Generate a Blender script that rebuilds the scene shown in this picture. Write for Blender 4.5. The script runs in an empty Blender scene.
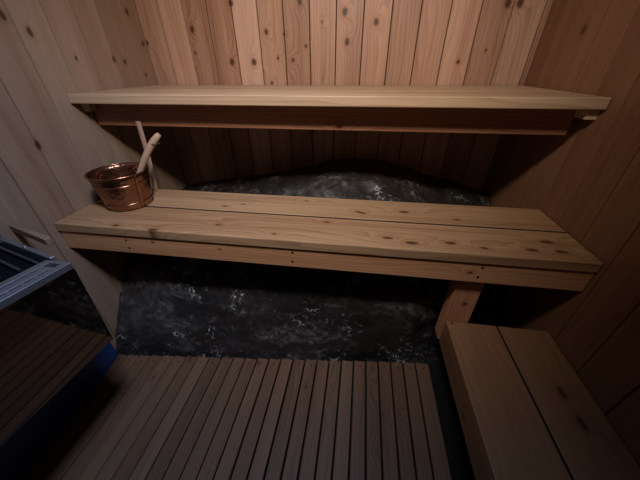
import bpy, bmesh, math, random
from mathutils import Vector, Matrix, noise as mnoise

random.seed(7)
scene = bpy.context.scene
COL = scene.collection

# ------------------------------------------------------------------ settings
scene.view_settings.view_transform = 'Standard'
scene.view_settings.look = 'None'
scene.view_settings.gamma = 1.0
scene.view_settings.use_curve_mapping = False
scene.view_settings.exposure = 0.0

# ------------------------------------------------------------------ node helpers
class NT:
    def __init__(self, name):
        self.mat = bpy.data.materials.new(name)
        self.mat.use_nodes = True
        self.t = self.mat.node_tree
        self.t.nodes.clear()
        self.out = self.t.nodes.new('ShaderNodeOutputMaterial')
        self.bsdf = self.t.nodes.new('ShaderNodeBsdfPrincipled')
        self.t.links.new(self.bsdf.outputs[0], self.out.inputs[0])

    def _in(self, sock, v):
        if v is None:
            return
        if isinstance(v, bpy.types.NodeSocket):
            self.t.links.new(v, sock)
        else:
            if hasattr(sock.default_value, '__len__') and not hasattr(v, '__len__'):
                v = (v,) * len(sock.default_value)
            if hasattr(sock.default_value, '__len__') and len(sock.default_value) == 4 and len(v) == 3:
                v = (*v, 1)
            sock.default_value = v

    def m(self, op, a, b=None, c=None, clamp=False):
        n = self.t.nodes.new('ShaderNodeMath'); n.operation = op; n.use_clamp = clamp
        self._in(n.inputs[0], a); self._in(n.inputs[1], b)
        if c is not None: self._in(n.inputs[2], c)
        return n.outputs[0]

    def v(self, op, a, b=None, scale=None):
        n = self.t.nodes.new('ShaderNodeVectorMath'); n.operation = op
        self._in(n.inputs[0], a)
        if b is not None: self._in(n.inputs[1], b)
        if scale is not None: self._in(n.inputs['Scale'], scale)
        return n.outputs['Value'] if op in ('LENGTH', 'DISTANCE', 'DOT_PRODUCT') else n.outputs['Vector']

    def sep(self, a):
        n = self.t.nodes.new('ShaderNodeSeparateXYZ'); self._in(n.inputs[0], a)
        return n.outputs[0], n.outputs[1], n.outputs[2]

    def comb(self, x, y, z):
        n = self.t.nodes.new('ShaderNodeCombineXYZ')
        for i, q in enumerate((x, y, z)): self._in(n.inputs[i], q)
        return n.outputs[0]

    def obj(self):
        return self.t.nodes.new('ShaderNodeTexCoord').outputs['Object']

    def rnd(self):
        return self.t.nodes.new('ShaderNodeObjectInfo').outputs['Random']

    def noise(self, vec, scale, detail=3, rough=.5, dist=0.0):
        n = self.t.nodes.new('ShaderNodeTexNoise')
        self._in(n.inputs['Vector'], vec); n.inputs['Scale'].default_value = scale
        n.inputs['Detail'].default_value = detail; n.inputs['Roughness'].default_value = rough
        n.inputs['Distortion'].default_value = dist
        return n.outputs['Fac']

    def white(self, val):
        n = self.t.nodes.new('ShaderNodeTexWhiteNoise'); n.noise_dimensions = '1D'
        self._in(n.inputs['W'], val)
        return n.outputs['Value']

    def voro(self, vec, scale, feature='F1', rand=1.0):
        n = self.t.nodes.new('ShaderNodeTexVoronoi'); n.feature = feature
        self._in(n.inputs['Vector'], vec); n.inputs['Scale'].default_value = scale
        n.inputs['Randomness'].default_value = rand
        return n.outputs['Distance']

    def ramp(self, fac, stops, interp='LINEAR'):
        n = self.t.nodes.new('ShaderNodeValToRGB'); n.color_ramp.interpolation = interp
        els = n.color_ramp.elements
        while len(els) < len(stops): els.new(0.5)
        for e, (p, c) in zip(els, stops):
            e.position = p
            e.color = (*c, 1) if hasattr(c, '__len__') else (c, c, c, 1)
        self._in(n.inputs[0], fac)
        return n.outputs[0]

    def mix(self, fac, a, b, blend='MIX'):
        n = self.t.nodes.new('ShaderNodeMix'); n.data_type = 'RGBA'; n.blend_type = blend
        self._in(n.inputs[0], fac); self._in(n.inputs[6], a); self._in(n.inputs[7], b)
        return n.outputs[2]

    def sstep(self, x, lo, hi, a=0.0, b=1.0):
        n = self.t.nodes.new('ShaderNodeMapRange'); n.interpolation_type = 'SMOOTHSTEP'
        self._in(n.inputs[0], x)
        for i, q in enumerate((lo, hi, a, b)): n.inputs[i + 1].default_value = q
        return n.outputs[0]

    def bump(self, h, strength=.2, dist=.002):
        n = self.t.nodes.new('ShaderNodeBump'); n.inputs['Strength'].default_value = strength
        n.inputs['Distance'].default_value = dist; self._in(n.inputs['Height'], h)
        return n.outputs[0]

    def fin(self, col, rough, metal=0.0, normal=None, spec=.5, coat=0.0):
        b = self.bsdf
        self._in(b.inputs['Base Color'], col); self._in(b.inputs['Roughness'], rough)
        self._in(b.inputs['Metallic'], metal); b.inputs['Specular IOR Level'].default_value = spec
        b.inputs['Coat Weight'].default_value = coat
        if normal is not None: self._in(b.inputs['Normal'], normal)
        return self.mat


def wood(name, u, v, light, mid, dark, pitch=None, start=0.0, knots=(), vary=.25,
         rough=.5, freq=34.0, perobj=0.0, autoknots=0.0, knotcol=(.05, .022, .012), spec=.35, w=None, ring=1.0):
    """u = index of the axis along the grain, v = index across the face, knots = (u, v, half length, half width)"""
    n = NT(name)
    co = n.obj()
    xyz = n.sep(co)
    U, V = xyz[u], xyz[v]
    Wd = xyz[3 - u - v]
    seed = n.m('MULTIPLY', n.rnd(), 37.0 * perobj) if perobj else None
    if pitch:
        idx = n.m('FLOOR', n.m('DIVIDE', n.m('SUBTRACT', V, start), pitch))
        r1 = n.white(idx); r2 = n.white(n.m('ADD', idx, 57.3))
    else:
        r1 = n.rnd() if perobj else 0.5
        r2 = n.white(n.m('ADD', n.m('MULTIPLY', r1, 91.0), 3.0)) if perobj else 0.5
        idx = n.m('MULTIPLY', r1, 50.0) if perobj else 0.0
    shift = n.m('MULTIPLY', n.m('ADD', idx, 1.7), 3.37)
    # knots: smallest scaled distance to any knot
    dmin = None
    p2 = n.comb(U, V, 0.0)
    wob = n.noise(n.comb(n.m('MULTIPLY', U, 40.), n.m('MULTIPLY', V, 60.), 0.), 1.0, 2)
    for (ku, kv, ru, rv) in knots:
        d = n.v('LENGTH', n.v('MULTIPLY', n.v('SUBTRACT', p2, (ku, kv, 0)), (1 / ru, 1 / rv, 0)))
        dmin = d if dmin is None else n.m('MINIMUM', dmin, d)
    if autoknots:
        vv = n.comb(n.m('ADD', n.m('MULTIPLY', U, 5.0), shift), n.m('MULTIPLY', V, 9.0), n.m('MULTIPLY', idx, 2.1))
        d = n.m('MULTIPLY', n.voro(vv, 1.0), 1.0 / autoknots)
        dmin = d if dmin is None else n.m('MINIMUM', dmin, d)
    if dmin is not None:
        dmin = n.m('ADD', dmin, n.m('MULTIPLY', n.m('SUBTRACT', wob, .5), .7))
        swirl = n.m('POWER', 2.718, n.m('MULTIPLY', dmin, -.55))
    # long flowing grain
    gv = n.comb(n.m('ADD', n.m('MULTIPLY', U, 1.1), shift), n.m('MULTIPLY', V, 9.0), n.m('ADD', n.m('MULTIPLY', Wd, 9.0), shift))
    flow = n.noise(gv, 1.0, 2, .45)
    ph = n.m('ADD', n.m('MULTIPLY', V, freq * 2.2), n.m('MULTIPLY', flow, 7.0))
    ph = n.m('ADD', ph, n.m('MULTIPLY', Wd, freq * 2.2))
    ph = n.m('ADD', ph, shift)
    if dmin is not None:
        ph = n.m('ADD', ph, n.m('MULTIPLY', swirl, 4.0))
    rng = n.m('FRACT', ph)
    rng = n.m('MULTIPLY_ADD', n.m('POWER', rng, 2.2), ring, (1 - ring) * .3)
    fib = n.noise(n.comb(n.m('ADD', n.m('MULTIPLY', U, 7.0), shift), n.m('MULTIPLY', V, 420.0), n.m('MULTIPLY', Wd, 420.0)), 1.0, 3, .6)
    broad = n.noise(n.comb(n.m('ADD', n.m('MULTIPLY', U, .9), shift), n.m('MULTIPLY', V, 16.0), n.m('MULTIPLY', Wd, 16.)), 1.0, 2, .5)
    fac = n.m('ADD', n.m('MULTIPLY', rng, .30), n.m('MULTIPLY', fib, .38))
    fac = n.m('ADD', fac, n.m('MULTIPLY', broad, .62))
    fac = n.m('ADD', fac, n.m('MULTIPLY', n.m('SUBTRACT', r1, .5), vary))
    col = n.ramp(fac, [(.30, light), (.60, mid), (.98, dark)])
    # board to board hue: some boards redder
    col = n.mix(n.m('MULTIPLY', r2, vary * 1.1), col, n.mix(1.0, col, (.93, .74, .66), 'MULTIPLY'))
    if dmin is not None:
        halo = n.sstep(dmin, .9, 2.6, 1.0, 0.0)
        col = n.mix(n.m('MULTIPLY', halo, .38), col, n.mix(1.0, col, (.80, .58, .46), 'MULTIPLY'))
        core = n.sstep(dmin, .45, 1.15, 1.0, 0.0)
        col = n.mix(n.m('MULTIPLY', core, .88), col, knotcol)
    nor = n.bump(n.m('ADD', n.m('MULTIPLY', fib, .6), n.m('MULTIPLY', rng, .4)), .12, .0012)
    rg = n.m('MULTIPLY_ADD', fib, .25, rough - .12)
    return n.fin(col, rg, 0.0, nor, spec)


# ------------------------------------------------------------------ mesh helpers
def add_box(bm, x0, x1, y0, y1, z0, z1, bev=0.0, seg=2):
    b = bmesh.new()
    vs = [b.verts.new((x, y, z)) for x in (x0, x1) for y in (y0, y1) for z in (z0, z1)]
    for f in ((0, 1, 3, 2), (4, 6, 7, 5), (0, 4, 5, 1), (2, 3, 7, 6), (0, 2, 6, 4), (1, 5, 7, 3)):
        b.faces.new([vs[i] for i in f])
    if bev:
        bmesh.ops.bevel(b, geom=b.edges[:], offset=bev, segments=seg, profile=.5, affect='EDGES')
    merge(bm, b)

def merge(bm, b):
    bmesh.ops.recalc_face_normals(b, faces=b.faces[:])
    me = bpy.data.meshes.new('tmp'); b.to_mesh(me); b.free()
    bm.from_mesh(me); bpy.data.meshes.remove(me)

def add_prism(bm, bottom, top, bev=0.0, seg=2):
    """solid between two polygons of 3D points"""
    b = bmesh.new()
    lo = [b.verts.new(p) for p in bottom]; hi = [b.verts.new(p) for p in top]
    n = len(lo)
    b.faces.new(lo[::-1]); b.faces.new(hi)
    for i in range(n):
        j = (i + 1) % n
        b.faces.new((lo[i], lo[j], hi[j], hi[i]))
    if bev:
        bmesh.ops.bevel(b, geom=b.edges[:], offset=bev, segments=seg, profile=.5, affect='EDGES')
    merge(bm, b)

def add_lathe(bm, prof, center=(0, 0, 0), n=64, closed=True):
    b = bmesh.new()
    rings = []
    for r, z in prof:
        if r < 1e-6:
            rings.append([b.verts.new((center[0], center[1], center[2] + z))])
        else:
            rings.append([b.verts.new((center[0] + r * math.cos(2 * math.pi * k / n),
                                       center[1] + r * math.sin(2 * math.pi * k / n), center[2] + z)) for k in range(n)])
    for A, B in zip(rings, rings[1:]):
        for k in range(n):
            j = (k + 1) % n
            if len(A) == 1 and len(B) == 1: continue
            if len(A) == 1: b.faces.new((A[0], B[k], B[j]))
            elif len(B) == 1: b.faces.new((A[k], A[j], B[0]))
            else: b.faces.new((A[k], A[j], B[j], B[k]))
    merge(bm, b)

def add_tube(bm, pts, radii, n=12, flat=1.0, flatdir=None):
    """tapered tube through points, elliptical if flat != 1"""
    b = bmesh.new()
    pts = [Vector(p) for p in pts]
    rings = []
    up = Vector(flatdir) if flatdir else Vector((0, 0, 1))
    for i, p in enumerate(pts):
        t = (pts[min(i + 1, len(pts) - 1)] - pts[max(i - 1, 0)]).normalized()
        a = up - t * up.dot(t)
        if a.length < 1e-4: a = Vector((1, 0, 0)) - t * t.x
        a.normalize(); c = t.cross(a)
        r = radii[i] if hasattr(radii, '__len__') else radii
        rings.append([b.verts.new(p + a * (r * flat * math.sin(2 * math.pi * k / n)) + c * (r * math.cos(2 * math.pi * k / n))) for k in range(n)])
    for A, B in zip(rings, rings[1:]):
        for k in range(n):
            j = (k + 1) % n
            b.faces.new((A[k], A[j], B[j], B[k]))
    b.faces.new(rings[0][::-1]); b.faces.new(rings[-1])
    merge(bm, b)

def link(name, bm, mat, parent=None, loc=(0, 0, 0), smooth=False, rot=(0, 0, 0)):
    me = bpy.data.meshes.new(name); bm.to_mesh(me); bm.free()
    me.materials.append(mat)
    if smooth:
        for p in me.polygons: p.use_smooth = True
    o = bpy.data.objects.new(name, me); COL.objects.link(o)
    o.location = loc; o.rotation_euler = rot
    if parent: o.parent = parent
    return o

def box(name, mat, x0, x1, y0, y1, z0, z1, bev=.002, parent=None, base=(0, 0, 0)):
    """box given in world numbers, its origin at `base` (the location of its thing) """
    bm = bmesh.new()
    add_box(bm, x0 - base[0], x1 - base[0], y0 - base[1], y1 - base[1], z0 - base[2], z1 - base[2], bev)
    return link(name, bm, mat, parent, (0, 0, 0) if parent else base)

def thing(name, label, cat, loc=(0, 0, 0), group=None):
    o = bpy.data.objects.new(name, None); COL.objects.link(o)
    o.empty_display_size = .05; o.location = loc
    o['label'] = label; o['category'] = cat
    if group: o['group'] = group
    return o

def structure(o, label=None):
    o['kind'] = 'structure'
    if label: o['label'] = label
    return o

# ------------------------------------------------------------------ colours
W_LIGHT, W_MID, W_DARK = (.58, .40, .27), (.43, .27, .165), (.24, .125, .07)

# room: x 0..W, back wall y = 0, camera side y = -YB, floor z = 0
W, YB, H = 2.0, 2.35, 2.15

n = NT('painted_gap_shade'); n.fin((.045, .020, .011), .8); gap_shade = n.mat  # near-black colour standing in for shade in plank gaps and wall grooves

# ------------------------------------------------------------------ walls of tongue and groove boards
def board_profile(a0, a1, start, pitch, groove=.0034, depth=.009, thick=.03):
    """outline in (along wall, depth) with V grooves at start + k*pitch"""
    pts = [(a0, 0.0)]
    k = math.ceil((a0 + .01 - start) / pitch)
    while start + k * pitch < a1 - .01:
        g = start + k * pitch
        pts += [(g - groove, 0.0), (g - groove * .6, depth), (g + groove * .6, depth), (g + groove, 0.0)]
        k += 1
    pts += [(a1, 0.0), (a1, thick), (a0, thick)]
    return pts

def board_wall(name, mat, axis, at, sign, a0, a1, start, pitch, z0, z1):
    bm = bmesh.new()
    prof = board_profile(a0, a1, start, pitch)
    def P(a, d, z):
        return (a, at + sign * d, z) if axis == 0 else (at + sign * d, a, z)
    add_prism(bm, [P(a, d, z0) for a, d in prof], [P(a, d, z1) for a, d in prof])
    o = link(name, bm, mat)
    o.data.materials.append(gap_shade)          # shade at the bottom of each groove, painted dark
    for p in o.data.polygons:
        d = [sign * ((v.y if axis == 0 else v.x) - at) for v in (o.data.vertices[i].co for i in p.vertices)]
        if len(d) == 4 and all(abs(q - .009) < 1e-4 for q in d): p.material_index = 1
    return structure(o)

PITCH = .1325
kb = [(.003, 1.364, .9), (.286, 1.42, 1.2), (.274, 1.316, .55), (.480, 1.273, 1.25), (.606, 1.272, 1.3), (.522, 1.519, 1.2),
      (.689, 1.401, 1.), (.696, 1.174, .7), (.742, 1.289, .7), (.823, 1.28, .8), (.783, 1.391, .55), (.895, 1.339, .7),
      (.872, 1.516, 1.2), (.979, 1.435, .45), (1.091, 1.47, 1.35), (1.106, 1.353, 1.15), (1.243, 1.429, 1.1),
      (1.868, 1.482, 1.4), (1.818, 1.484, 1.4), (1.662, 1.265, .75), (1.778, 1.312, .5), (1.30, 1.62, 1.1), (.40, 1.70, 1.2),
      (.92, .93, 1.0), (1.52, .98, 1.1), (.35, .88, .9)]
mat_back = wood('back_wall_wood', 2, 0, (.60, .41, .305), (.44, .27, .185), (.21, .105, .062), PITCH, -.0105,
                [(z, x, .0155 * s, .012 * s) for x, z, s in kb], vary=.42, ring=.6, freq=22)
kl = [(-.692, 1.404, 1.3), (-.625, 1.364, 1.2), (-.480, 1.288, .7), (-.274, 1.287, 1.2), (-.208, 1.276, 1.1),
      (-.081, 1.487, 1.3), (-.082, 1.216, .8), (-.798, 1.009, 1.35), (-.535, .105, 1.0), (-.03, 1.36, 1.1)]
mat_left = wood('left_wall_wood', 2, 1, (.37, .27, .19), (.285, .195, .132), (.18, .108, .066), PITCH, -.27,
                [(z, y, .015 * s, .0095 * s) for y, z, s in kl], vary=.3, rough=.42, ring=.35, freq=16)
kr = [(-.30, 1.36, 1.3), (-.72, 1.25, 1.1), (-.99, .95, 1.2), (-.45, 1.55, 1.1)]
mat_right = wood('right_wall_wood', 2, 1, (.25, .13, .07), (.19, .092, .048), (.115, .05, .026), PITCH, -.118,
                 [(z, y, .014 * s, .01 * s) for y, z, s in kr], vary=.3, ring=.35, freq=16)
mat_room = wood('ceiling_and_front_wood', 1, 0, (.2,.12,.07), (.15,.085,.05), (.1,.05,.03), PITCH, 0.0, autoknots=.12)
mat_front = wood('front_wall_wood', 2, 0, (.2,.12,.07), (.15,.085,.05), (.1,.05,.03), PITCH, 0.0, autoknots=.12)

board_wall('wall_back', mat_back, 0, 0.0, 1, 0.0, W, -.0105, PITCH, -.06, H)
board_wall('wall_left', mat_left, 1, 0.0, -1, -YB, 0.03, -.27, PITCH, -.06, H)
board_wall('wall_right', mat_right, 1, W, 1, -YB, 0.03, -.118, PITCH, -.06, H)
# wall behind the camera and a ceiling with an opening added to let in the blue fill
bm = bmesh.new()
add_box(bm, 0, W, -YB - .05, -YB, -.06, H)
structure(link('wall_front', bm, mat_front))
bm = bmesh.new()
SX0, SX1, SY0, SY1 = .80, 1.30, -1.70, -1.18
for xa, xb, ya, yb in ((-.03, SX0, -YB - .05, .03), (SX1, W + .03, -YB - .05, .03), (SX0, SX1, -YB - .05, SY0), (SX0, SX1, SY1, .03)):
    add_box(bm, xa, xb, ya, yb, H, H + .04)
structure(link('ceiling', bm, mat_room))

# dark wet concrete below the duckboard
n = NT('dark_concrete')
nn = n.noise(n.obj(), 14., 5, .6)
n.fin(n.ramp(nn, [(.3, (.006, .0055, .005)), (.7, (.014, .013, .012))]), .85, 0, n.bump(nn, .3, .01), .15)
structure(box('floor', n.mat, -.03, W + .03, -YB - .05, .03, -.12, -.045, 0))

# ------------------------------------------------------------------ bedrock outcrop
def rock_material():
    n = NT('black_bedrock')
    co = n.obj()
    big = n.noise(co, 3.2, 5, .6)
    fine = n.noise(co, 38., 5, .65)
    col = n.ramp(n.m('ADD', n.m('MULTIPLY', big, .7), n.m('MULTIPLY', fine, .35)),
                 [(.36, (.010, .0090, .0078)), (.55, (.027, .024, .021)), (.74, (.085, .078, .070))])
    # pale mineral smears
    sm = n.noise(n.v('MULTIPLY', co, (5., 5., 9.)), 1.0, 4, .6, 1.2)
    smear = n.m('MULTIPLY', n.sstep(sm, .50, .70), n.sstep(fine, .34, .62))
    col = n.mix(n.m('MULTIPLY', smear, .62), col, (.23, .215, .20))
    # thin white scratches and specks in clusters
    wv = n.v('ADD', co, n.v('SCALE', n.comb(n.noise(co, 20., 3), n.noise(n.v('ADD', co, (7, 3, 1)), 20., 3), n.noise(n.v('ADD', co, (1, 9, 4)), 20., 3)), scale=.09))
    edge = n.voro(wv, 27., 'DISTANCE_TO_EDGE')
    line = n.sstep(edge, .012, .055, 1., 0.)
    clus = n.sstep(n.noise(n.v('ADD', co, (.17, .3, .05)), 5.6, 3, .55), .53, .63)
    brk = n.sstep(n.noise(co, 33., 2), .47, .58)
    scr = n.m('MULTIPLY', n.m('MULTIPLY', line, clus), brk)
    col = n.mix(n.m('MULTIPLY', scr, .9), col, (.55, .55, .53))
    spk = n.sstep(n.voro(co, 62., 'F1'), .08, .17, 1., 0.)
    z = n.sep(co)[2]
    low = n.m('ADD', n.sstep(z, .01, .10, .9, .0), .06)
    pick = n.sstep(n.noise(n.v('ADD', co, (3, 3, 3)), 21., 2), .53, .6)
    col = n.mix(n.m('MULTIPLY', n.m('MULTIPLY', spk, low), pick), col, (.55, .55, .53))
    h = n.m('ADD', n.m('MULTIPLY', fine, .6), n.m('MULTIPLY', big, 1.))
    return n.fin(col, n.m('MULTIPLY_ADD', fine, .35, .28), 0, n.bump(h, .55, .012), .5)

ROCK = [  # x, then (y, z) from the foot of the face up to the back wall
    (0.004, [(-.99, -.05), (-.965, 0), (-.89, .12), (-.79, .26), (-.62, .40), (-.36, .48), (-.12, .53), (.0, .54)]),
    (0.27, [(-.97, -.05), (-.945, 0), (-.875, .17), (-.81, .33), (-.63, .46), (-.36, .54), (-.12, .585), (.0, .59)]),
    (0.50, [(-.945, -.05), (-.925, 0), (-.865, .17), (-.80, .33), (-.63, .48), (-.36, .57), (-.16, .625), (.0, .635)]),
    (0.72, [(-.92, -.05), (-.90, 0), (-.855, .17), (-.80, .345), (-.63, .52), (-.42, .625), (-.235, .695), (.0, .67)]),
    (0.90, [(-.90, -.05), (-.878, 0), (-.84, .17), (-.80, .355), (-.64, .54), (-.43, .655), (-.26, .733), (.0, .715)]),
    (1.08, [(-.88, -.05), (-.860, 0), (-.83, .17), (-.80, .355), (-.64, .55), (-.43, .675), (-.265, .752), (.0, .765)]),
    (1.30, [(-.855, -.05), (-.835, 0), (-.82, .17), (-.80, .355), (-.63, .55), (-.43, .675), (-.265, .752), (.0, .770)]),
    (1.50, [(-.83, -.05), (-.815, 0), (-.81, .17), (-.80, .36), (-.62, .53), (-.42, .62), (-.24, .705), (.0, .73)]),
    (1.59, [(-.80, -.05), (-.785, 0), (-.775, .17), (-.765, .34), (-.60, .50), (-.40, .59), (-.20, .665), (.0, .69)]),
    (1.75, [(-.76, -.05), (-.74, 0), (-.71, .16), (-.67, .31), (-.54, .46), (-.36, .56), (-.18, .645), (.0, .665)]),
    (1.985, [(-.70, -.05), (-.68, 0), (-.64, .14), (-.58, .27), (-.46, .42), (-.30, .51), (-.14, .575), (.0, .59)]),
]
def rock_point(x, s):
    """s 0..1 along the profile"""
    def prof(p, s):
        t = s * (len(p) - 1); i = min(int(t), len(p) - 2); f = t - i
        P = [p[max(i - 1, 0)], p[i], p[i + 1], p[min(i + 2, len(p) - 1)]]
        r = []
        for k in (0, 1):
            a, b, c, d = (q[k] for q in P)
            r.append(.5 * (2 * b + (c - a) * f + (2 * a - 5 * b + 4 * c - d) * f * f + (3 * b - a - 3 * c + d) * f ** 3))
        return r
    for (xa, pa), (xb, pb) in zip(ROCK, ROCK[1:]):
        if x <= xb + 1e-9:
            f = (x - xa) / (xb - xa); f = f * f * (3 - 2 * f) * .5 + f * .5
            A, B = prof(pa, s), prof(pb, s)
            return A[0] + (B[0] - A[0]) * f, A[1] + (B[1] - A[1]) * f

bm = bmesh.new()
NX, NS = 150, 90
grid = []
for i in range(NX + 1):
    x = ROCK[0][0] + (ROCK[-1][0] - ROCK[0][0]) * i / NX
    row = []
    for j in range(NS + 1):
        s = j / NS
        y, z = rock_point(x, s)
        w = min(1, s * 9) * min(1, (1 - s) * 14)
        p = Vector((x, y, z))
        d = mnoise.fractal(p * 7., 0.9, 2.1, 4) * .014 + (abs(mnoise.noise(p * 4.3)) - .25) * .016
        d = min(d, .012)
        y -= d * w * .6; z += d * w * .8
        y = min(y, -.001)
        row.append(bm.verts.new((x, y, z)))
    grid.append(row)
base = [[bm.verts.new((r[0].co.x, -.001, -.05)) for r in grid]][0]
for i in range(NX):
    for j in range(NS):
        bm.faces.new((grid[i][j], grid[i + 1][j], grid[i + 1][j + 1], grid[i][j + 1]))
    bm.faces.new((grid[i][NS], grid[i + 1][NS], base[i + 1], base[i]))
    bm.faces.new((grid[i][0], base[i], base[i + 1], grid[i + 1][0]))
bm.faces.new([v for v in grid[0]] + [base[0]]); bm.faces.new([v for v in grid[NX]][::-1] + [base[NX]][:1])
bmesh.ops.recalc_face_normals(bm, faces=bm.faces[:])
rock = link('bedrock_outcrop', bm, rock_material(), smooth=True)
rock['label'] = 'black bedrock with white scratches bulging behind and below the middle bench'
rock['category'] = 'rock'

# ------------------------------------------------------------------ benches
def bench_wood(name, u, v, base, knots, **k):
    kk = [(a - base[u], b - base[v], c, d) for a, b, c, d in knots]
    return wood(name, u, v, k.pop('light', (.50, .335, .185)), k.pop('mid', (.39, .24, .125)), k.pop('dark', (.22, .112, .050)),
                None, 0.0, kk, perobj=1.0, **k)

def shade_edge(o, mat, axis, sign):
    """the sawn edge of a plank that faces its neighbour is painted near black as the shade of the gap"""
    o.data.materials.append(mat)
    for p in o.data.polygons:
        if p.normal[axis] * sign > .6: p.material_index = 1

# --- upper bench
UB = (1.0, -.30, 1.0)
ub = thing('sauna_bench', 'long high wooden bench fixed across the back wall, topmost of the three', 'bench', UB)
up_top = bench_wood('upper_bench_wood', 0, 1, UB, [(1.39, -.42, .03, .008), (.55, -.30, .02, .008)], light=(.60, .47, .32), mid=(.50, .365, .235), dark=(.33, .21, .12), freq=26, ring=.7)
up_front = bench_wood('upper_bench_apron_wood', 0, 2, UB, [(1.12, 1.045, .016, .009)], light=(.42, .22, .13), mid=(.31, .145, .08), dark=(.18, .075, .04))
Z1, T1 = 1.164, .0357
box('seat_plank', up_top, .003, W - .003, -.5987, -.4065, Z1 - T1, Z1, .0035, ub, UB)
box('seat_plank', up_top, .003, W - .003, -.4005, -.2085, Z1 - T1, Z1, .0035, ub, UB)
box('seat_plank', up_top, .003, W - .003, -.2025, -.0105, Z1 - T1, Z1, .0035, ub, UB)
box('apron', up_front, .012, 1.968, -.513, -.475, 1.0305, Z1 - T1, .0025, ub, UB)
for xa, xb in ((.001, .038), (W - .038, W - .001)):
    o = box('wall_cleat', up_top, xa, xb, -.575 if xa > 1 else -.555, -.514, Z1 - T1 - .034, Z1 - T1, .002, ub, UB)

# --- middle bench
MB = (1.0, -.70, 0.0)
mb = thing('sauna_bench', 'wide wooden two-plank bench in the middle, with a copper bucket on it', 'bench', MB)
km = [(.273, -.885, 1.), (.628, -.661, .8), (.701, -.631, .6), (.98, -.562, .6), (.675, -.828, .7), (1.221, -.643, 1.),
      (.915, -.865, .6), (1.242, -.65, .9), (1.416, -.618, 1.25), (1.334, -.837, 1.2), (1.416, -.859, 1.4), (1.548, -.842, 1.3),
      (1.655, -.859, .9), (1.887, -.79, 1.4), (1.81, -.85, 1.3), (1.903, -.849, 1.3), (.44, -.895, 1.2), (1.62, -.66, .8), (1.1, -.75, .7)]
mid_top = bench_wood('middle_bench_wood', 0, 1, MB, [(x, y, .020 * s, .0085 * s) for x, y, s in km], freq=20, ring=.75)
kf = [(.002, .69, .9), (.418, .667, .6), (1.122, .699, .5), (1.381, .700, 1.1), (1.668, .690, 1.0), (1.622, .645, .9), (.70, .66, .6)]
mid_front = bench_wood('middle_bench_fascia_wood', 0, 2, MB, [(x, z, .014 * s, .008 * s) for x, z, s in kf],
                       light=(.64, .37, .18), mid=(.50, .255, .115), dark=(.29, .12, .05), freq=26, ring=.7)
Z2, T2 = .728, .0395
box('seat_plank', mid_top, .003, W - .003, -.9015, -.7125, Z2 - T2, Z2, .0045, mb, MB)
shade_edge(box('seat_plank', mid_top, .003, W - .003, -.7045, -.5135, Z2 - T2, Z2, .0035, mb, MB), gap_shade, 1, -1)
fas = box('front_rail', mid_front, .003, W - .003, -.8955, -.8575, .603, Z2 - T2 - .001, .003, mb, MB)
box('back_rail', mid_front, .042, W - .042, -.556, -.520, .643, Z2 - T2 - .001, .002, mb, MB)
for xa, xb in ((.001, .039), (W - .039, W - .001)):
    box('wall_cleat', mid_front, xa, xb, -.850, -.558, .640, Z2 - T2 - .001, .002, mb, MB)
post_mat = bench_wood('post_wood', 2, 0, MB, [(.47, 1.66, .012, .009)], light=(.66, .34, .18), mid=(.54, .255, .13), dark=(.33, .14, .07), freq=24)
box('post', post_mat, 1.606, 1.700, -.868, -.812, .246, .602, .002, mb, MB)
n = NT('dark_screw_steel'); n.fin((.02, .018, .017), .4, .8); screw_mat = n.mat
n = NT('bright_screw_steel'); n.fin((.75, .77, .8), .18, 1.0); bright_mat = n.mat
for sx, sz in ((.989, .672), (.986, .630), (1.655, .672), (1.652, .630), (.30, .668), (.30, .63)):
    bm = bmesh.new()
    add_tube(bm, [(0, .004, 0), (0, -.0012, 0)], .0042, 14)
    s = link('screw', bm, screw_mat, fas, (sx - MB[0], -.8955 - MB[1], sz - MB[2]))

# --- low bench along the right wall
LB = (1.8, -1.35, 0.0)
lb = thing('sauna_bench', 'low wooden step bench running along the right wall, lowest of the three', 'bench', LB)
lw = dict(light=(.28, .148, .066), mid=(.22, .112, .048), dark=(.14, .064, .026), freq=20, ring=.6)
low_a = bench_wood('low_bench_inner_wood', 1, 0, LB, [(-.882, 1.633, .008, .005)], **lw)
low_b = bench_wood('low_bench_outer_wood', 1, 0, LB, [(-1.127, 1.908, .024, .013), (-1.215, 1.913, .026, .014), (-1.55, 1.85, .02, .012)], **lw)
Z3, T3 = .37, .039
box('seat_plank', low_a, 1.6117, 1.8045, -1.95, -.872, Z3 - T3, Z3, .0035, lb, LB)
shade_edge(box('seat_plank', low_b, 1.8105, 1.9965, -1.95, -.872, Z3 - T3, Z3, .0035, lb, LB), gap_shade, 0, -1)
low_f = bench_wood('low_bench_fascia_wood', 1, 2, LB, [(-1.2, .28, .012, .008)], **lw)
box('side_rail', low_f, 1.6125, 1.650, -1.95, -.873, .240, Z3 - T3 - .0005, .002, lb, LB)
box('wall_cleat', low_f, 1.960, 1.998, -1.94, -.875, .240, Z3 - T3 - .0005, .002, lb, LB)
box('leg', low_f, 1.652, 1.742, -1.94, -1.902, -.045, Z3 - T3 - .001, .002, lb, LB)
box('leg', low_f, 1.869, 1.958, -1.94, -1.902, -.045, Z3 - T3 - .001, .002, lb, LB)

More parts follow.
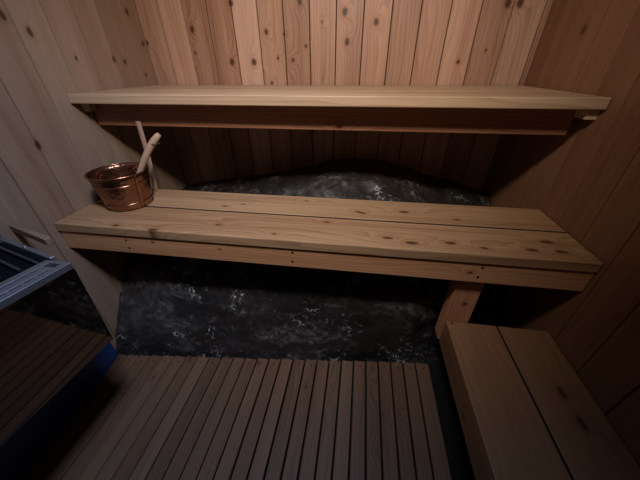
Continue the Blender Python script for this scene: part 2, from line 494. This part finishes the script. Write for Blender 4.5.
# ------------------------------------------------------------------ duckboard
DB = (.85, -1.4, 0.0)
db = thing('duckboard', 'brown slatted wooden duckboard covering the floor below the benches', 'duckboard', DB)
slat_mat = wood('duckboard_wood', 1, 0, (.20, .112, .059), (.152, .081, .041), (.09, .045, .023), None, 0, (), perobj=1.0, vary=.34, autoknots=.085, freq=30, rough=.55, knotcol=(.06, .03, .02))
def slat_end(x):
    return -.992 + (x - .05) * .1075
k = 0
xs = [.0355 + .061 * i for i in range(26)]
for i, x in enumerate(xs):
    gp = .0018 if i < 7 else (.0026 if i < 12 else .0036)
    xa, xb = x + gp, x + .061 - gp
    if i == 25: xb = x + .064
    ye = slat_end(.5 * (xa + xb)) + random.uniform(-.002, .002)
    bm = bmesh.new()
    add_box(bm, xa - DB[0], xb - DB[0], -2.30 - DB[1], ye - DB[1], -.020, random.uniform(-.0015, .0005), .0014 if i < 8 else .0026)
    s = link('slat', bm, slat_mat, db)
    bm = bmesh.new()
    for yy in (ye - .03,):
        xm = .5 * (xa + xb) + random.uniform(-.006, .006)
        add_tube(bm, [(xm - DB[0], yy - DB[1], -.004), (xm - DB[0], yy - DB[1], .0012)], .0032, 10)
    link('nail', bm, screw_mat, s)
for yy in (-2.22, -1.60):
    box('cross_batten', slat_mat, .05, 1.62, yy - .02, yy + .02, -.045, -.0205, .001, db, DB)

# ------------------------------------------------------------------ sauna heater on the left wall
HB = (.22, -1.33, 0.0)
ht = thing('sauna_heater', 'black box-shaped sauna heater with a grille top beside the left wall', 'heater', HB)
n = NT('polished_black_steel'); g = n.noise(n.v('MULTIPLY', n.obj(), (3, 3, 60)), 1., 3)
n.fin((.27, .25, .24), n.m('MULTIPLY_ADD', g, .03, .03), 1.0); steel = n.mat
n = NT('heater_top_steel'); g = n.noise(n.obj(), 60., 3)
n.fin((.34, .37, .42), n.m('MULTIPLY_ADD', g, .15, .30), .85); topsteel = n.mat
n = NT('black_heater_inside'); n.fin((.004, .004, .005), .85, 0, None, .08); blackin = n.mat
n = NT('dark_grille_steel'); n.fin((.16, .18, .22), .3, .9); barmat = n.mat
n = NT('blue_lit_plinth'); n.fin((.011, .048, .16), .35, 0, None, .5); blue = n.mat  # bluish light on the plinth is put into its base colour
ZT, ZB_ = .780, .448
RR, FR = Vector((.400, -1.175)), Vector((.400, -1.600))     # right face, rear and front
RB, FB = Vector((.397, -1.190)), Vector((.397, -1.600))
RL = Vector((.006, -1.066)); FL = Vector((.006, -1.600))
TILT = .10       # the box hangs a little askew: it rises towards the room
def L3(p, z): return (p[0] - HB[0], p[1] - HB[1], z - HB[2] + (TILT * (-1.18 - p[1]) if z > .3 else 0))
bm = bmesh.new()
add_prism(bm, [L3(p, ZB_) for p in (RL, RB, FB, FL)], [L3(p, ZT - .022) for p in (RL, RR, FR, FL)], .004, 2)
body = link('body', bm, steel, ht)
# local axes of the top: e along the right edge towards the camera, g inwards to the wall
e = (FR - RR).normalized(); gdir = Vector((e.y, -e.x))
if gdir.x > 0: gdir = -gdir
def T(a, b):           # a metres along the right edge from the rear corner, b metres inwards
    return RR + e * a + gdir * b
def clipx(p):
    return Vector((max(p.x, .007), p.y))
# rim plate of the top: right band, rear band, front band, left band around the opening
bm = bmesh.new()
zt0, zt1 = ZT - .021, ZT
def slab(pts, z0, z1, bev=.0015, m=bm):
    add_prism(m, [L3(p, z0) for p in pts], [L3(p, z1) for p in pts], bev, 1)
t1 = .016
# right band is pierced by two rows of slots: build it as strips with bridges
L = .425
slab([T(0, 0), T(0, .022), T(L, .022), T(L, 0)], zt0, zt1)
slab([T(0.034, .030), T(.034, .054), T(L, .054), T(L, .030)], zt0, zt1)
slab([T(0, .062), T(0, .086), T(L, .086), T(L, .062)], zt0, zt1)
a = 0.045
slab([T(0, .021), T(0, .063), T(.012, .063), T(.012, .021)], zt0, zt1 - .0005)
slab([T(.030, .021), T(.030, .063), T(.045, .063), T(.045, .021)], zt0, zt1 - .0005)
while a < L:
    slab([T(a + .026, .021), T(a + .026, .031), T(a + .034, .031), T(a + .034, .021)], zt0, zt1 - .0005)
    a += .034
for a0, a1 in ((.16, .172), (.30, .312)):
    slab([T(a0, .053), T(a0, .063), T(a1, .063), T(a1, .053)], zt0, zt1 - .0005)
# rear band following the rear edge
RLb = Vector((.007, -1.066))
rd = (RLb - RR).normalized(); rn = Vector((-rd.y, rd.x))
if rn.y > 0: rn = -rn
slab([RR + rd * .085, RLb, RLb + rn * .014, RR + rd * .085 + rn * .014], zt0, zt1 - .0003)
slab([T(L - .05, .085), Vector((.007, T(L - .05, .085).y)), Vector((.007, T(L, .085).y)), T(L, .085)], zt0, zt1 - .0003)
top = link('top_frame', bm, topsteel, ht)
# grille bars over the opening, running along the rear edge direction
for i in range(7):
    off = .040 + i * .040
    p0 = RR + rd * .085 + rn * off; p1 = RLb + rn * off
    p0 = p0 + rd * 0.006 * i; 
    bm = bmesh.new()
    pa, pb = L3(p0, ZT - .006), L3(clipx(p1), ZT - .006)
    add_tube(bm, [pa, pb], .0042, 10)
    link('grille_bar', bm, barmat, ht)
bm = bmesh.new(); add_tube(bm, [L3(RR + rd * .24 + rn * .007, ZT - .002), L3(RR + rd * .24 + rn * .007, ZT + .004)], .006, 16)
link('screw', bm, bright_mat, ht)
# dark floor inside the opening
bm = bmesh.new(); add_prism(bm, [L3(p, ZT - .0222) for p in (T(.004, .08), T(L - .02, .08), Vector((.012, -1.59)), RLb + rn * .01)],
                            [L3(p, ZT - .0205) for p in (T(.004, .02), T(L - .02, .02), Vector((.012, -1.59)), RLb + rn * .01)])
link('inner_tray', bm, blackin, ht)
# plinth against the wall
bm = bmesh.new(); pl = [(.004, -1.006), (.052, -.998), (.088, -1.60), (.004, -1.60)]
add_prism(bm, [L3(p, -.002 + .003) for p in pl], [L3(p, ZB_ + .001) for p in pl], .002, 1)
link('plinth', bm, blue, ht)

# wooden guard lath behind the heater
GB = (.12, -1.03, .745)
gd = thing('guard_rail', 'small wooden guard rail behind the black heater, at the left end of the middle bench', 'guard rail', GB)
gm = bench_wood('guard_rail_wood', 0, 2, GB, [], light=(.30, .20, .13), mid=(.22, .14, .09), dark=(.12, .07, .045))
bm = bmesh.new()
q0, q1 = Vector((.003, -1.030)), Vector((.225, -1.095)); w_ = Vector((.005, .017))
add_prism(bm, [(p.x - GB[0], p.y - GB[1], .766 - GB[2]) for p in (q0, q1, q1 + w_, q0 + w_)],
          [(p.x - GB[0], p.y - GB[1], .792 - GB[2]) for p in (q0, q1, q1 + w_, q0 + w_)], .002, 1)
link('rail', bm, gm, gd)

# ------------------------------------------------------------------ copper bucket
BK = (.193, -.696, Z2)
bk = thing('bucket', 'hammered copper bucket standing at the left end of the middle bench', 'bucket', BK)
n = NT('hammered_copper')
co = n.obj()
ham = n.voro(co, 58., 'F1'); tar = n.noise(co, 16., 4, .6)
col = n.ramp(tar, [(.3, (.22, .105, .065)), (.55, (.33, .17, .11)), (.75, (.44, .26, .18))])
n.fin(col, n.m('MULTIPLY_ADD', tar, .2, .20), 1.0, n.bump(n.m('MULTIPLY', ham, ham), .5, .0028)); copper = n.mat
n = NT('rolled_copper'); tar = n.noise(n.obj(), 20., 4, .6)
n.fin(n.ramp(tar, [(.3, (.30, .13, .07)), (.7, (.48, .26, .16))]), n.m('MULTIPLY_ADD', tar, .2, .16), 1.0); copper2 = n.mat
R0, R1, BH = .086, .112, .155
def rad(z): return R0 + (R1 - R0) * (z / BH) ** .9
prof = [(0, .0005), (R0 - .006, .0005), (R0, .006)] + [(rad(z), z) for z in [BH * k / 10 for k in range(1, 11)]]
inn = [(rad(z) - .0022, z) for z in [BH * k / 10 for k in range(10, 0, -1)]] + [(R0 - .006, .006), (0, .006)]
bm = bmesh.new(); add_lathe(bm, prof + inn, n=72)
link('body', bm, copper, bk, smooth=True)
bm = bmesh.new()
add_lathe(bm, [(R1 + .002 + .0030 * math.cos(t), BH + .0030 * math.sin(t)) for t in [2 * math.pi * k / 12 for k in range(13)]], n=72)
link('rim', bm, copper2, bk, smooth=True)
for zz, rr in ((BH * .74, .0028), (BH * .20, .0025)):
    bm = bmesh.new()
    add_lathe(bm, [(rad(zz) + .0008 + rr * math.cos(t), zz + rr * 1.5 * math.sin(t)) for t in [2 * math.pi * k / 12 for k in range(13)]], n=72)
    link('band', bm, copper2, bk, smooth=True)
# vertical seam strip on the side towards the room
bm = bmesh.new(); th = math.radians(-18)
pts = [(math.cos(th) * (rad(z) + .0012), math.sin(th) * (rad(z) + .0012), z) for z in [BH * k / 8 for k in range(0, 9)]]
add_tube(bm, pts, .007, 10, .35, (math.cos(th), math.sin(th), 0))
link('seam', bm, copper2, bk, smooth=True)

# ------------------------------------------------------------------ ladle in the bucket
LD = (.205, -.690, Z2 + .02)
ld = thing('ladle', 'pale wooden ladle with a cord loop, handle leaning out of the copper bucket', 'ladle', LD)
pale = wood('pale_turned_wood', 2, 0, (.50, .36, .25), (.40, .28, .19), (.28, .18, .11), None, 0, (), perobj=1.0, freq=60)
n = NT('dark_leather_cord'); n.fin((.03, .02, .015), .7); cord = n.mat
hp0 = Vector((.205, -.685, Z2 + .045)) - Vector(LD)
hp1 = Vector((.378, -.615, 1.020)) - Vector(LD)
bm = bmesh.new()
N = 14
pts = [hp0.lerp(hp1, k / N) + Vector((0, 0, .016 * math.sin(math.pi * k / N) - .004 * math.sin(2 * math.pi * k / N))) for k in range(N + 1)]
rr = [.0100 + .0052 * (k / N) - (.006 if k == N else (.002 if k == N - 1 else 0)) for k in range(N + 1)]
add_tube(bm, pts, rr, 16)
link('handle', bm, pale, ld, smooth=True)
bm = bmesh.new()
add_lathe(bm, [(0, -.030), (.018, -.028), (.032, -.016), (.037, 0), (.034, 0), (.029, -.014), (.016, -.024), (0, -.026)], (hp0.x, hp0.y, hp0.z + .006), 32)
link('bowl', bm, pale, ld, smooth=True)
c = hp0.lerp(hp1, .86); ax = (hp1 - hp0).normalized(); s1 = ax.orthogonal().normalized(); s2 = ax.cross(s1)
bm = bmesh.new()
add_tube(bm, [c + (s1 * math.cos(t) + s2 * math.sin(t)) * .0150 + ax * (.010 * math.cos(t)) for t in [2 * math.pi * k / 20 for k in range(21)]], .0022, 8)
link('cord_loop', bm, cord, ld, smooth=True)

# ------------------------------------------------------------------ slim stick behind the bucket
SK = (.200, -.535, Z2)
p0 = Vector((0, 0, .0035)); p1 = Vector((.247, -.552, 1.056)) - Vector(SK)
bm = bmesh.new()
add_tube(bm, [p0.lerp(p1, k / 8) + Vector((.006 * math.sin(math.pi * k / 8), 0, 0)) for k in range(9)], [.0115] * 9, 12, .55, (0, 1, 0))
sk = link('wooden_stick', bm, pale, None, SK, smooth=False)
sk['label'] = 'slim pale wooden stick standing upright just behind the copper bucket'
sk['category'] = 'stick'

# ------------------------------------------------------------------ light
def light(name, kind, loc, energy, color, **k):
    d = bpy.data.lights.new(name, kind); d.energy = energy; d.color = color
    for a, b in k.items(): setattr(d, a, b)
    o = bpy.data.objects.new(name, d); COL.objects.link(o); o.location = loc
    return o
def aim(o, at):
    o.rotation_euler = (Vector(at) - o.location).to_track_quat('-Z', 'Y').to_euler()
lamp = light('sauna_lamp', 'SPOT', (1.05, -1.42, 2.0), 74, (1.0, .84, .72), shadow_soft_size=.085, spot_size=math.radians(114), spot_blend=1.0)
aim(lamp, (.98, -.15, 1.08))
blue_fill = light('added_blue_fill', 'AREA', (1.10, -1.44, H + .10), 7.8, (.45, .62, 1.0), shape='RECTANGLE', size=.30, size_y=.30, spread=math.radians(105))  # bluish fill added above the made-up ceiling opening to cool the left side
aim(blue_fill, (.25, -1.30, .35))

wd = bpy.data.worlds.new('World'); scene.world = wd; wd.use_nodes = True
wd.node_tree.nodes['Background'].inputs[0].default_value = (.45, .6, 1.0, 1)
wd.node_tree.nodes['Background'].inputs[1].default_value = .05

# ------------------------------------------------------------------ camera
cd = bpy.data.cameras.new('Camera'); cam = bpy.data.objects.new('Camera', cd); COL.objects.link(cam)
cd.sensor_fit = 'HORIZONTAL'; cd.sensor_width = 36.0; cd.lens = 270.798 / 640 * 36.0
cd.clip_start = .02; cd.clip_end = 50
yaw, pitch, roll = math.radians(8.3818), math.radians(32.9559), math.radians(-.4331)
fw = Vector((-math.sin(yaw), math.cos(yaw), 0)); F = fw * math.cos(pitch) + Vector((0, 0, -math.sin(pitch)))
Rv = Vector((math.cos(yaw), math.sin(yaw), 0)); U = Rv.cross(F)
R2 = Rv * math.cos(roll) + U * math.sin(roll); U2 = U * math.cos(roll) - Rv * math.sin(roll)
M = Matrix((R2, U2, -F)).transposed().to_4x4(); M.translation = Vector((1.2105, -1.6933, 1.259))
cam.matrix_world = M
scene.camera = cam
